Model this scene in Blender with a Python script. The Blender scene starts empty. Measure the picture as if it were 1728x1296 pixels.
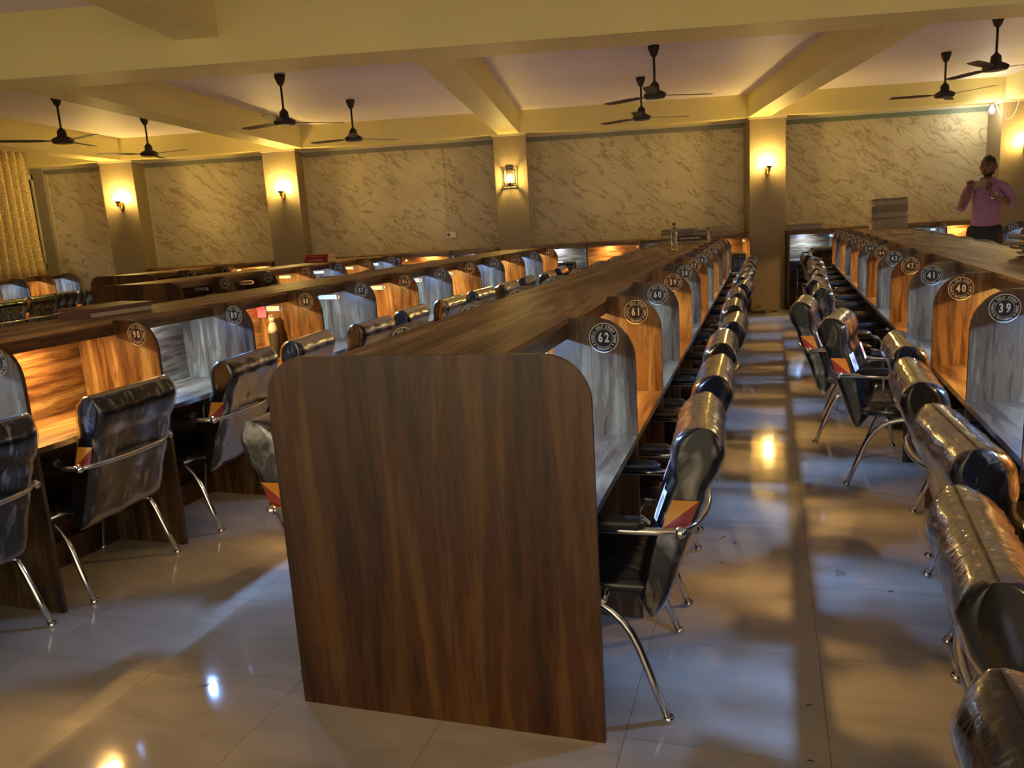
import bpy, bmesh, math, random
from mathutils import Vector, Matrix
from math import sin, cos, pi
random.seed(7)
S = bpy.context.scene
COL = S.collection
# ------------------------------------------------------------------ camera
F_PX, CAM_H, PITCH, ROLL, YAW = 1347.0, 1.5621, 0.198, -0.0614, -0.1107
fw = Vector((sin(YAW)*cos(PITCH), cos(YAW)*cos(PITCH), -sin(PITCH)))
r0 = Vector((cos(YAW), -sin(YAW), 0)); u0 = r0.cross(fw)
rt = cos(ROLL)*r0 + sin(ROLL)*u0
up = -sin(ROLL)*r0 + cos(ROLL)*u0
cd = bpy.data.cameras.new('camera'); cam = bpy.data.objects.new('camera', cd); COL.objects.link(cam)
M = Matrix((rt, up, -fw)).transposed().to_4x4(); M.translation = Vector((0, 0, CAM_H))
cam.matrix_world = M
cd.sensor_width = 36; cd.lens = F_PX/1728*36; cd.clip_start = .05
S.camera = cam
# ------------------------------------------------------------------ world, exposure
w = bpy.data.worlds.new('world'); S.world = w; w.use_nodes = True
bg = w.node_tree.nodes['Background']
bg.inputs[0].default_value = (1.0, .82, .52, 1); bg.inputs[1].default_value = 1.0  # uniform warm fill, added to enter through the open rear of the hall
S.view_settings.view_transform = 'Standard'; S.view_settings.look = 'None'
S.view_settings.gamma = 1; S.view_settings.use_curve_mapping = False
S.view_settings.exposure = 0.75
COOL = (.43, .77, 1.52); WARM = (1.55, .86, .26)
LED = 1350.0          # booth light strips
SCONCE = 240.0       # wall lamps

# ------------------------------------------------------------------ node helpers
def mat(name, base=(.5, .5, .5), rough=.5, metal=0., coat=0., spec=.5, emit=None, estr=0.):
    m = bpy.data.materials.new(name); m.use_nodes = True
    b = m.node_tree.nodes['Principled BSDF']
    b.inputs['Base Color'].default_value = (*base, 1); b.inputs['Roughness'].default_value = rough
    b.inputs['Metallic'].default_value = metal; b.inputs['Coat Weight'].default_value = coat
    b.inputs['Coat Roughness'].default_value = .08
    b.inputs['Specular IOR Level'].default_value = spec
    if emit:
        b.inputs['Emission Color'].default_value = (*emit, 1); b.inputs['Emission Strength'].default_value = estr
    return m
class G:
    def __init__(s, m): s.t = m.node_tree; s.b = s.t.nodes['Principled BSDF']
    def n(s, ty, **k):
        x = s.t.nodes.new(ty)
        for a, v in k.items():
            if a.startswith('i_'): x.inputs[a[2:].replace('_', ' ')].default_value = v
            else: setattr(x, a, v)
        return x
    def l(s, a, b): s.t.links.new(a, b)
    def ramp(s, fac, stops):
        r = s.n('ShaderNodeValToRGB'); e = r.color_ramp.elements
        while len(e) < len(stops): e.new(.5)
        for x, (p, c) in zip(e, stops): x.position = p; x.color = (*c, 1)
        s.l(fac, r.inputs[0]); return r.outputs[0]
    def bump(s, h, st=.2, dist=.01):
        b = s.n('ShaderNodeBump'); b.inputs['Strength'].default_value = st; b.inputs['Distance'].default_value = dist
        s.l(h, b.inputs['Height']); s.l(b.outputs[0], s.b.inputs['Normal']); return b
    def coords(s, scale, rot=(0, 0, 0), rnd=True, kind='Object'):
        tc = s.n('ShaderNodeTexCoord'); mp = s.n('ShaderNodeMapping')
        mp.inputs['Scale'].default_value = scale; mp.inputs['Rotation'].default_value = rot
        if rnd:
            oi = s.n('ShaderNodeObjectInfo'); mul = s.n('ShaderNodeMath', operation='MULTIPLY'); mul.inputs[1].default_value = 37.
            s.l(oi.outputs['Random'], mul.inputs[0]); add = s.n('ShaderNodeVectorMath', operation='ADD')
            s.l(tc.outputs[kind], add.inputs[0]); s.l(mul.outputs[0], add.inputs[1]); s.l(add.outputs[0], mp.inputs[0])
        else: s.l(tc.outputs[kind], mp.inputs[0])
        return mp.outputs[0]

def wood(name, scale, k=.46, rough=.30, t=(1, 1, 1), coat=.15):
    """walnut laminate; scale = texture stretch (small along the grain)"""
    m = mat(name, rough=rough, coat=coat); g = G(m); c = g.coords(scale)
    n1 = g.n('ShaderNodeTexNoise', i_Scale=.55, i_Detail=2.5, i_Roughness=.5, i_Distortion=.7); g.l(c, n1.inputs[0])
    n2 = g.n('ShaderNodeTexNoise', i_Scale=4.5, i_Detail=5., i_Roughness=.7, i_Distortion=.6); g.l(c, n2.inputs[0])
    f = g.n('ShaderNodeMath', operation='MULTIPLY'); f.inputs[1].default_value = 26.; g.l(n1.outputs[0], f.inputs[0])
    sn = g.n('ShaderNodeMath', operation='SINE'); g.l(f.outputs[0], sn.inputs[0])
    h = g.n('ShaderNodeMapRange'); h.inputs[1].default_value = -1; h.inputs[2].default_value = 1; h.inputs[3].default_value = .30; h.inputs[4].default_value = .70; g.l(sn.outputs[0], h.inputs[0])
    mx = g.n('ShaderNodeMix', data_type='FLOAT'); mx.inputs[0].default_value = .52
    g.l(h.outputs[0], mx.inputs[2]); g.l(n2.outputs[0], mx.inputs[3])
    T = lambda a, b, c: (a*k*t[0], b*k*t[1], c*k*t[2])
    col = g.ramp(mx.outputs[0], [(.32, T(.035, .013, .007)), (.41, T(.11, .050, .021)), (.48, T(.23, .125, .056)),
                                 (.53, T(.17, .088, .040)), (.60, T(.34, .225, .108)), (.70, T(.44, .32, .165))])
    g.l(col, g.b.inputs['Base Color'])
    g.bump(n2.outputs[0], .05, .004)
    return m
W_V = wood('walnut_upright_grain', (7, 7, .75))
W_L = wood('walnut_lengthwise_grain', (7, .75, 7))
W_H = wood('walnut_level_grain', (7, .9, 8))
W_X = wood('walnut_crosswise_grain', (.9, 7, 8))
W_TOP = wood('walnut_matt_top', (8, .55, 8), 1.15, .5, coat=0)
W_EDGE = mat('dark_edge_band', (.055, .028, .016), .45)
W_END = wood('walnut_shaded_end_panel', (5.0, 5.0, .42), .27, .33, (1.2, .78, .42))  # same walnut laminate, with the end panels' shade put into the colour

def plain(name, base, rough=.5, var=.08, nscale=3., bump=0., bscale=40, **k):
    m = mat(name, base, rough, **k); g = G(m); c = g.coords((1, 1, 1), rnd=False)
    n = g.n('ShaderNodeTexNoise', i_Scale=nscale, i_Detail=4.); g.l(c, n.inputs[0])
    lo = tuple(x*(1-var) for x in base); hi = tuple(min(1, x*(1+var)) for x in base)
    g.l(g.ramp(n.outputs[0], [(.3, lo), (.7, hi)]), g.b.inputs['Base Color'])
    if bump:
        n2 = g.n('ShaderNodeTexNoise', i_Scale=bscale, i_Detail=3.); g.l(c, n2.inputs[0]); g.bump(n2.outputs[0], bump, .01)
    return m
M_BEAM = plain('cream_yellow_paint', (.77, .67, .29), .55, .05, 1.2, .05, 18)
M_SLAB = plain('pale_lilac_ceiling_paint', (.74, .69, .73), .6, .05, .8, .06, 9)
M_TRIM = plain('ivory_trim', (.55, .49, .38), .5)
M_GREYTRIM = plain('grey_moulding', (.20, .20, .17), .5)
M_CHROME = mat('chrome', (.78, .78, .78), .12, 1.0)
M_BLACK = mat('black_leatherette', (.010, .010, .012), .22, coat=.6)
M_PAD = mat('black_rubber_armpad', (.012, .013, .016), .33)
M_FAN = mat('dark_bronze_fan', (.022, .016, .012), .55, 0.)
M_BRASS = mat('aged_brass', (.30, .19, .07), .3, 1.0)
M_IRON = mat('dark_iron', (.05, .04, .03), .4, .8)
M_WHITE = mat('white_plastic', (.78, .78, .76), .35)
M_PLATE_DARK = mat('socket_hole_grey', (.10, .10, .11), .5)
M_BADGE = mat('badge_black', (.012, .012, .014), .4)
M_BADGE_TXT = mat('badge_white', (.85, .85, .82), .45)
M_BADGE_RING = mat('badge_cream_ring', (.80, .74, .52), .45)
M_COOL = mat('cool_white_led', (1, 1, 1), .5, emit=COOL, estr=LED*.9)
M_WARMLED = mat('warm_white_led', (1, 1, 1), .5, emit=WARM, estr=LED*.85)
M_LEDOFF = mat('led_strip_off', (.6, .6, .58), .5)
M_SHADE = mat('frosted_glass_lit', (1, .9, .7), .4, emit=(1.0, .66, .18), estr=SCONCE)
M_FLOOD = mat('white_bulb_lit', (1, 1, 1), .4, emit=(1.0, .93, .72), estr=130)
M_GLASSCLEAR = mat('clear_plastic', (.95, .97, .95), .05)
M_GLASSCLEAR.node_tree.nodes['Principled BSDF'].inputs['Transmission Weight'].default_value = .95
M_GLASSCLEAR.node_tree.nodes['Principled BSDF'].inputs['IOR'].default_value = 1.2

def film_mat():
    m = bpy.data.materials.new('clear_plastic_wrap'); m.use_nodes = True; t = m.node_tree
    for x in list(t.nodes): t.nodes.remove(x)
    N = t.nodes.new; out = N('ShaderNodeOutputMaterial'); tr = N('ShaderNodeBsdfTransparent'); gl = N('ShaderNodeBsdfGlossy')
    tr.inputs[0].default_value = (.93, .95, .97, 1)
    gl.inputs['Roughness'].default_value = .10; gl.inputs[0].default_value = (.95, .96, 1, 1)
    mix = N('ShaderNodeMixShader'); tc = N('ShaderNodeTexCoord'); oi = N('ShaderNodeObjectInfo')
    add = N('ShaderNodeVectorMath'); add.operation = 'ADD'; sc = N('ShaderNodeMath'); sc.operation = 'MULTIPLY'; sc.inputs[1].default_value = 13
    t.links.new(oi.outputs['Random'], sc.inputs[0]); t.links.new(tc.outputs['Object'], add.inputs[0]); t.links.new(sc.outputs[0], add.inputs[1])
    mp = N('ShaderNodeMapping'); mp.inputs['Scale'].default_value = (26, 9, 5); t.links.new(add.outputs[0], mp.inputs[0])
    n = N('ShaderNodeTexNoise'); n.inputs['Scale'].default_value = 1; n.inputs['Detail'].default_value = 4; n.inputs['Distortion'].default_value = 1.2
    t.links.new(mp.outputs[0], n.inputs[0])
    n0 = N('ShaderNodeTexNoise'); n0.inputs['Scale'].default_value = 5.5; n0.inputs['Detail'].default_value = 1; t.links.new(add.outputs[0], n0.inputs[0])
    gt = N('ShaderNodeMapRange'); gt.inputs[1].default_value = .38; gt.inputs[2].default_value = .70; gt.inputs[3].default_value = .25; gt.inputs[4].default_value = 1; t.links.new(n0.outputs[0], gt.inputs[0])
    r0_ = N('ShaderNodeValToRGB'); r0_.color_ramp.elements[0].position = .52; r0_.color_ramp.elements[0].color = (.03, .03, .03, 1)
    r0_.color_ramp.elements[1].position = .66; r0_.color_ramp.elements[1].color = (.55, .55, .55, 1)
    t.links.new(n.outputs[0], r0_.inputs[0])
    r = N('ShaderNodeMath'); r.operation = 'MULTIPLY'; t.links.new(r0_.outputs[0], r.inputs[0]); t.links.new(gt.outputs[0], r.inputs[1])
    fr = N('ShaderNodeLayerWeight'); fr.inputs[0].default_value = .12
    mxx = N('ShaderNodeMath'); mxx.operation = 'MAXIMUM'; t.links.new(r.outputs[0], mxx.inputs[0]); t.links.new(fr.outputs['Fresnel'], mxx.inputs[1])
    mn = N('ShaderNodeMath'); mn.operation = 'MINIMUM'; mn.inputs[1].default_value = .5; t.links.new(mxx.outputs[0], mn.inputs[0])
    b = N('ShaderNodeBump'); b.inputs['Distance'].default_value = .010
    bs = N('ShaderNodeMath'); bs.operation = 'MULTIPLY'; bs.inputs[1].default_value = .6; t.links.new(gt.outputs[0], bs.inputs[0]); t.links.new(bs.outputs[0], b.inputs['Strength'])
    t.links.new(n.outputs[0], b.inputs['Height']); t.links.new(b.outputs[0], gl.inputs['Normal'])
    t.links.new(mn.outputs[0], mix.inputs[0]); t.links.new(tr.outputs[0], mix.inputs[1]); t.links.new(gl.outputs[0], mix.inputs[2])
    t.links.new(mix.outputs[0], out.inputs[0]); return m
M_FILM = film_mat()

def floor_mat():
    m = mat('polished_beige_tile', rough=.13, spec=.5); g = G(m)
    c = g.coords((1.2, 4.0, 1), (0, 0, .9), kind='Object')
    n = g.n('ShaderNodeTexNoise', i_Scale=1.4, i_Detail=6., i_Roughness=.6, i_Distortion=1.); g.l(c, n.inputs[0])
    g.l(g.ramp(n.outputs[0], [(.3, (.45, .42, .37)), (.5, (.53, .495, .44)), (.7, (.59, .555, .50))]), g.b.inputs['Base Color'])
    n2 = g.n('ShaderNodeTexNoise', i_Scale=6., i_Detail=3.); g.l(c, n2.inputs[0])
    mr = g.n('ShaderNodeMapRange'); mr.inputs[3].default_value = .035; mr.inputs[4].default_value = .10
    g.l(n2.outputs[0], mr.inputs[0]); g.l(mr.outputs[0], g.b.inputs['Roughness'])
    return m
M_TILE = floor_mat()
M_GROUT = plain('tile_joint_grey', (.16, .14, .11), .8)

def wallpaper():
    m = mat('gold_veined_marble_wallpaper', rough=.5); g = G(m)
    c = g.coords((1, 1, 1), rnd=False)
    r1 = g.n('ShaderNodeMapping'); r1.inputs['Rotation'].default_value = (0, -.62, 0); g.l(c, r1.inputs[0])
    nz = g.n('ShaderNodeTexNoise', i_Scale=3.0, i_Detail=4., i_Roughness=.6); g.l(c, nz.inputs[0])
    sub = g.n('ShaderNodeVectorMath', operation='SUBTRACT'); g.l(nz.outputs['Color'], sub.inputs[0]); sub.inputs[1].default_value = (.5, .5, .5)
    scl = g.n('ShaderNodeVectorMath', operation='SCALE'); scl.inputs['Scale'].default_value = .22; g.l(sub.outputs[0], scl.inputs[0])
    add = g.n('ShaderNodeVectorMath', operation='ADD'); g.l(r1.outputs[0], add.inputs[0]); g.l(scl.outputs[0], add.inputs[1])
    def ridge(sc, w0, detail, off):
        mp = g.n('ShaderNodeMapping'); mp.inputs['Scale'].default_value = sc; mp.inputs['Location'].default_value = (off, off, off); g.l(add.outputs[0], mp.inputs[0])
        n = g.n('ShaderNodeTexNoise', i_Scale=1., i_Detail=detail, i_Roughness=.55); g.l(mp.outputs[0], n.inputs[0])
        d = g.n('ShaderNodeMath', operation='SUBTRACT'); d.inputs[1].default_value = .5; g.l(n.outputs[0], d.inputs[0])
        ab = g.n('ShaderNodeMath', operation='ABSOLUTE'); g.l(d.outputs[0], ab.inputs[0])
        mr = g.n('ShaderNodeMapRange'); mr.inputs[1].default_value = 0; mr.inputs[2].default_value = w0; mr.inputs[3].default_value = 1; mr.inputs[4].default_value = 0
        g.l(ab.outputs[0], mr.inputs[0]); return mr.outputs[0]
    a = ridge((1.15, .01, 5.0), .026, 3., 0.); b = ridge((2.4, .01, 9.0), .022, 3., 7.3)
    n3 = g.n('ShaderNodeTexNoise', i_Scale=1.4, i_Detail=2.); g.l(c, n3.inputs[0])
    gate = g.n('ShaderNodeMapRange'); gate.inputs[1].default_value = .40; gate.inputs[2].default_value = .60; g.l(n3.outputs[0], gate.inputs[0])
    pb = g.n('ShaderNodeMath', operation='MULTIPLY'); g.l(b, pb.inputs[0]); g.l(gate.outputs[0], pb.inputs[1])
    mx = g.n('ShaderNodeMath', operation='MAXIMUM'); g.l(a, mx.inputs[0]); g.l(pb.outputs[0], mx.inputs[1])
    ms = g.n('ShaderNodeMath', operation='MULTIPLY'); ms.inputs[1].default_value = .62; g.l(mx.outputs[0], ms.inputs[0])
    base = g.ramp(nz.outputs[0], [(.3, (.50, .435, .28)), (.55, (.57, .505, .345)), (.75, (.62, .56, .395))])
    mc = g.n('ShaderNodeMix', data_type='RGBA'); g.l(ms.outputs[0], mc.inputs[0]); g.l(base, mc.inputs[6]); mc.inputs[7].default_value = (.21, .125, .04, 1)
    g.l(mc.outputs[2], g.b.inputs['Base Color']); return m
M_PAPER = wallpaper()
def glitter():
    m = mat('taupe_glitter_wallpaper', rough=.45); g = G(m); c = g.coords((1, 1, 1), rnd=False)
    n = g.n('ShaderNodeTexNoise', i_Scale=90., i_Detail=3., i_Roughness=.8); g.l(c, n.inputs[0])
    g.l(g.ramp(n.outputs[0], [(.35, (.15, .115, .065)), (.5, (.24, .19, .115)), (.68, (.42, .35, .22))]), g.b.inputs['Base Color'])
    g.bump(n.outputs[0], .3, .004); return m
M_GLIT = glitter()

# ------------------------------------------------------------------ mesh builder
class MB:
    def __init__(s): s.v = []; s.f = []; s.m = []; s.sm = []
    def add(s, vs, fs, mi=0, sm=False):
        o = len(s.v); s.v += [tuple(x) for x in vs]
        for f in fs: s.f.append(tuple(i+o for i in f)); s.m.append(mi); s.sm.append(sm)
        return s
    def box(s, x0, x1, y0, y1, z0, z1, mi=0):
        vs = [(x, y, z) for z in (z0, z1) for y in (y0, y1) for x in (x0, x1)]
        return s.add(vs, [(0, 2, 3, 1), (4, 5, 7, 6), (0, 1, 5, 4), (2, 6, 7, 3), (0, 4, 6, 2), (1, 3, 7, 5)], mi)
    def obox(s, c, ax, ay, az, mi=0):
        c, ax, ay, az = map(Vector, (c, ax, ay, az))
        vs = [c+ax*i+ay*j+az*k for k in (-1, 1) for j in (-1, 1) for i in (-1, 1)]
        return s.add(vs, [(0, 2, 3, 1), (4, 5, 7, 6), (0, 1, 5, 4), (2, 6, 7, 3), (0, 4, 6, 2), (1, 3, 7, 5)], mi)
    def prism(s, poly, fn, d0, d1, mi=0, mside=None):
        """poly 2D outline; fn(a,b,d)->xyz; faces at d0 and d1"""
        n = len(poly); vs = [fn(a, b, d0) for a, b in poly]+[fn(a, b, d1) for a, b in poly]
        s.add(vs, [tuple(range(n-1, -1, -1)), tuple(range(n, 2*n))], mi)
        o = len(s.v)-2*n
        for i in range(n):
            j = (i+1) % n; s.f.append((o+i, o+j, o+n+j, o+n+i)); s.m.append(mi if mside is None else mside); s.sm.append(False)
        return s
    def tube(s, pts, r, seg=8, mi=0, cap=True, closed=False):
        pts = [Vector(p) for p in pts]; n = len(pts); rr = r if isinstance(r, (list, tuple)) else [r]*n
        o = len(s.v); prev = None
        for i, p in enumerate(pts):
            if closed: d = pts[(i+1) % n]-pts[i-1]
            else: d = pts[min(i+1, n-1)]-pts[max(i-1, 0)]
            d.normalize()
            if prev is None:
                a = Vector((0, 0, 1)) if abs(d.z) < .9 else Vector((1, 0, 0)); a = (a-d*a.dot(d)).normalized()
            else: a = (prev-d*prev.dot(d)).normalized()
            prev = a; b = d.cross(a)
            for k in range(seg): s.v.append(tuple(p+(a*cos(2*pi*k/seg)+b*sin(2*pi*k/seg))*rr[i]))
        for i in range(n if closed else n-1):
            j = (i+1) % n
            for k in range(seg):
                l = (k+1) % seg
                s.f.append((o+i*seg+k, o+i*seg+l, o+j*seg+l, o+j*seg+k)); s.m.append(mi); s.sm.append(True)
        if cap and not closed:
            s.f.append(tuple(o+k for k in range(seg-1, -1, -1))); s.m.append(mi); s.sm.append(False)
            s.f.append(tuple(o+(n-1)*seg+k for k in range(seg))); s.m.append(mi); s.sm.append(False)
        return s
    def lathe(s, prof, c=(0, 0, 0), seg=16, mi=0, ax=None):
        """prof: list of (r,z)"""
        c = Vector(c); o = len(s.v); n = len(prof)
        A = ax or Matrix.Identity(3)
        for r, z in prof:
            for k in range(seg): s.v.append(tuple(c+A @ Vector((r*cos(2*pi*k/seg), r*sin(2*pi*k/seg), z))))
        for i in range(n-1):
            for k in range(seg):
                l = (k+1) % seg; s.f.append((o+i*seg+k, o+i*seg+l, o+(i+1)*seg+l, o+(i+1)*seg+k)); s.m.append(mi); s.sm.append(True)
        s.f.append(tuple(o+k for k in range(seg-1, -1, -1))); s.m.append(mi); s.sm.append(False)
        s.f.append(tuple(o+(n-1)*seg+k for k in range(seg))); s.m.append(mi); s.sm.append(False)
        return s
    def mesh(s, name, mats):
        me = bpy.data.meshes.new(name); me.from_pydata(s.v, [], s.f)
        for m in (mats if isinstance(mats, (list, tuple)) else [mats]): me.materials.append(m)
        me.polygons.foreach_set('material_index', s.m); me.polygons.foreach_set('use_smooth', s.sm)
        me.update(); return me
    def obj(s, name, mats, parent=None, **k): return link(name, s.mesh(name, mats), parent, **k)
def link(name, me, parent=None, loc=None, label=None, kind=None):
    o = bpy.data.objects.new(name, me); COL.objects.link(o)
    if parent: o.parent = parent
    if loc: o.location = loc
    if label: o['label'] = label
    if kind: o['kind'] = kind
    return o
def tag(o, label, cat, group=None, kind=None):
    o['label'] = label; o['category'] = cat
    if group: o['group'] = group
    if kind: o['kind'] = kind
    return o
def thing(name, label, cat, loc=(0, 0, 0), rz=0, group=None):
    o = bpy.data.objects.new(name, None); COL.objects.link(o); o.location = loc; o.rotation_euler = (0, 0, rz)
    o.empty_display_size = .1
    return tag(o, label, cat, group)
def copy_tree(o, parent=None):
    c = o.copy(); COL.objects.link(c); c.parent = parent
    for ch in list(o.children): copy_tree(ch, c)
    return c
def rloc(a, u, v, z=0): return Vector((u*cos(a)+v*sin(a), -u*sin(a)+v*cos(a), z))
AW = -.05
def wl(wv, n, z=0): return rloc(AW, wv, n, z)       # wall frame: along, outwards depth, height

# ------------------------------------------------------------------ room shell
A_T = .205; TS = .59; TU = .177; TV = 2.16
flo = MB()
flo.box(-10.5, 11, -5, 13.6, -.06, -.004); floor = flo.obj('floor', M_GROUT); floor['kind'] = 'structure'; floor['label'] = 'polished beige tiled floor'
tile_mesh = MB().box(-TS/2+.0009, TS/2-.0009, -TS/2+.0009, TS/2-.0009, -.0035, 0).mesh('tile', M_TILE)
cells = []
for i in range(-40, 40):
    for j in range(-20, 40):
        uc, vc = TU+(i+.5)*TS, TV+(j+.5)*TS
        p = rloc(A_T, uc, vc)
        if not (-10.3 < p.x < 10.6 and -4.6 < p.y < 13.3): continue
        d = Vector((p.x, p.y, -CAM_H)); z = d.dot(fw)
        infr = z > .3 and -150 < 864+F_PX*d.dot(rt)/z < 1900 and 648-F_PX*d.dot(up)/z < 1480
        cells.append(((0 if infr else 1), d.length, p))
cells.sort(key=lambda c: c[:2])
rest = MB()
Rz = Matrix.Rotation(-A_T, 3, 'Z')
for k, (fl, d, p) in enumerate(cells):
    if k < 290:
        o = link('tile', tile_mesh, floor, p); o.rotation_euler.z = -A_T
    else:
        h = TS/2-.0009; rest.obox(p+Vector((0, 0, -.00175)), Rz @ Vector((h, 0, 0)), Rz @ Vector((0, h, 0)), (0, 0, .00175))
rest.obj('far_tiles', M_TILE, floor, kind='stuff')

NC, NW, ZB, ZS, ZN = 12.655, 13.05, 2.9, 3.23, 3.38
COLS = [(-7.053, -6.53), (-4.437, -3.919), (-.832, -.333), (3.03, 3.565), (6.70, 7.25)]
def wbox(mb, w0, w1, n0, n1, z0, z1, mi=0):
    return mb.add([wl(a, b, z) for z in (z0, z1) for b in (n0, n1) for a in (w0, w1)],
                  [(0, 2, 3, 1), (4, 5, 7, 6), (0, 1, 5, 4), (2, 6, 7, 3), (0, 4, 6, 2), (1, 3, 7, 5)], mi)
def structure(o, label=None):
    o['kind'] = 'structure'
    if label: o['label'] = label
    return o
def in_wall_frame(name, w0, w1, n0, n1, z0, z1, m, parent=None):
    o = MB().box(w0, w1, n0, n1, z0, z1).obj(name, m, parent); 
    if not parent: o.rotation_euler.z = -AW
    return o
wb = structure(in_wall_frame('wall_back', -8.6, 11.5, NW, NW+.2, 0, 3.6, M_PAPER), 'back wall with gold veined marble wallpaper panels')
structure(MB().box(-9.25, -9.05, -5, 13.4, 0, 3.6).obj('wall_left', plain('left_wall_paint', (.40, .35, .27), .6)), 'plain left wall behind the gold curtain')
structure(MB().box(10.6, 10.8, -5, 13.6, 0, 3.6).obj('wall_right', plain('right_wall_paint', (.42, .36, .25), .6)), 'plain right wall')
# columns
for i, (a, b) in enumerate(COLS):
    c = structure(in_wall_frame('trim_%d' % (i+1), a, b, NC, NW, 0, ZB-.03, M_GLIT), 'square taupe column with glittery wallpaper')
    cap = in_wall_frame('column_cap', a-.02, b+.015, NC-.02, NW, ZB-.03, ZB, M_TRIM, c)
# wallpaper panel framing: ivory upright beads, grey moulding along the top
bays = [(-8.2, COLS[0][0]), (COLS[0][1], COLS[1][0]), (COLS[1][1], COLS[2][0]), (COLS[2][1], COLS[3][0]), (COLS[3][1], COLS[4][0])]
for i, (a, b) in enumerate(bays):
    t = structure(in_wall_frame('trim_%d' % (i+10), a, b, NW-.035, NW, ZB-.10, ZB-.035, M_GREYTRIM if i != 4 else plain('green_grey_moulding', (.15, .20, .15), .5)), 'grey moulding strip above the wallpaper')
    in_wall_frame('bead', a, b, NW-.05, NW, ZB-.035, ZB, M_TRIM, t)
    for x in ((a+.012, ) if i else (a+.02, )):
        in_wall_frame('bead', x-.012, x+.012, NW-.02, NW, 1.2, ZB-.10, M_TRIM, t)
# stub return wall at the left corner
structure(in_wall_frame('wall_corner', -8.45, -8.2, NW-.06, NW, 0, ZB, plain('corner_paint', (.34, .29, .21), .6)), 'plain painted strip in the left corner')
# ceiling: slabs and beams
def slab(name, poly, z, m):
    mb = MB(); mb.prism(poly, lambda a, b, d: (a, b, d), z, z+.12); return structure(mb.obj(name, m))
p1, p2, p3, p4 = wl(-12, 6.6), wl(13, 6.6), wl(13, 13.3), wl(-12, 13.3)
q1, q2 = wl(-12, -6), wl(13, -6)
slab('ceiling', [(p[0], p[1]) for p in (p1, p2, p3, p4)], ZS, M_SLAB)['label'] = 'pale ceiling slab between cream beams'
slab('ceiling_near', [(p[0], p[1]) for p in (q1, q2, p2, p1)], ZN, M_SLAB)['label'] = 'pale ceiling slab of the near bay'
def wbeam(name, n0, n1, z0, z1):
    o = MB().box(-11, 12.5, n0, n1, z0, z1).obj(name, M_BEAM); o.rotation_euler.z = -AW; return structure(o, 'cream yellow ceiling beam')
wbeam('trim_30', 6.38, 6.86, ZB, 3.6)
wbeam('trim_31', NC-.03, NW+.1, ZB, 3.4)
for i, (x0, x1) in enumerate([(-7.62, -7.3), (-4.74, -4.42), (-1.38, -1.06), (2.37, 2.70), (6.05, 6.4)]):
    structure(MB().box(x0, x1, 6.6, 12.9, ZB+.001, 3.4).obj('trim_%d' % (32+i), M_BEAM), 'cream yellow cross beam running to a column')
for i, (x0, x1) in enumerate([(-7.0, -6.66), (-3.11, -2.78), (1.0, 1.33), (5.2, 5.53)]):
    structure(MB().box(x0, x1, -4.5, 6.6, 3.09, 3.5).obj('trim_%d' % (40+i), M_BEAM), 'cream yellow beam in the near bay')

# ------------------------------------------------------------------ badge glyphs
def glyphs(txt, bold=0.012, sx=.8):
    cu = bpy.data.curves.new('g', 'FONT'); cu.body = txt; cu.size = 1; cu.resolution_u = 2; cu.offset = bold; cu.align_x = 'CENTER'; cu.align_y = 'CENTER'
    ob = bpy.data.objects.new('g', cu); COL.objects.link(ob)
    bpy.context.view_layer.update()
    me = ob.evaluated_get(bpy.context.evaluated_depsgraph_get()).to_mesh()
    vs = [(v.co.x*sx, v.co.y) for v in me.vertices]; fs = [tuple(p.vertices) for p in me.polygons]
    ob.evaluated_get(bpy.context.evaluated_depsgraph_get()).to_mesh_clear()
    COL.objects.unlink(ob); bpy.data.objects.remove(ob); bpy.data.curves.remove(cu)
    return vs, fs
DIG = {}
for ch in '0123456789': DIG[ch] = glyphs(ch, .026, .72)
RING = []
def ring_text(txt, r, size, a0, a1, outward=True):
    n = len(txt)
    for i, ch in enumerate(txt):
        if ch == ' ': continue
        a = a0+(a1-a0)*i/(n-1)
        if ch not in DIG: DIG[ch] = glyphs(ch, .02, .85)
        vs, fs = DIG[ch]; k = 1 if outward else -1
        out = []
        for x, y in vs:
            X, Y = x*size, y*size
            rx, ry = sin(a), cos(a)             # radial (a measured clockwise from top)
            tx, ty = cos(a), -sin(a)
            out.append((r*rx+k*X*tx+k*Y*rx, r*ry+k*X*ty+k*Y*ry))
        RING.append((out, fs))
ring_text('SUSHIL SELF STUDY ZONE', .0425, .0135, -1.95, 1.95)
ring_text('PRAYAGRAJ', .0425, .0115, pi+.62, pi-.62, False)
def star(cx, cy, r):
    p = [(cx+sin(i*pi/5)*(r if i % 2 == 0 else r*.42), cy+cos(i*pi/5)*(r if i % 2 == 0 else r*.42)) for i in range(10)]
    RING.append((p, [tuple(range(9, -1, -1))]))
for s in (-1, 1): star(s*.0425*sin(2.22), .0425*cos(2.22), .005)
BADGES = {}
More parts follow.
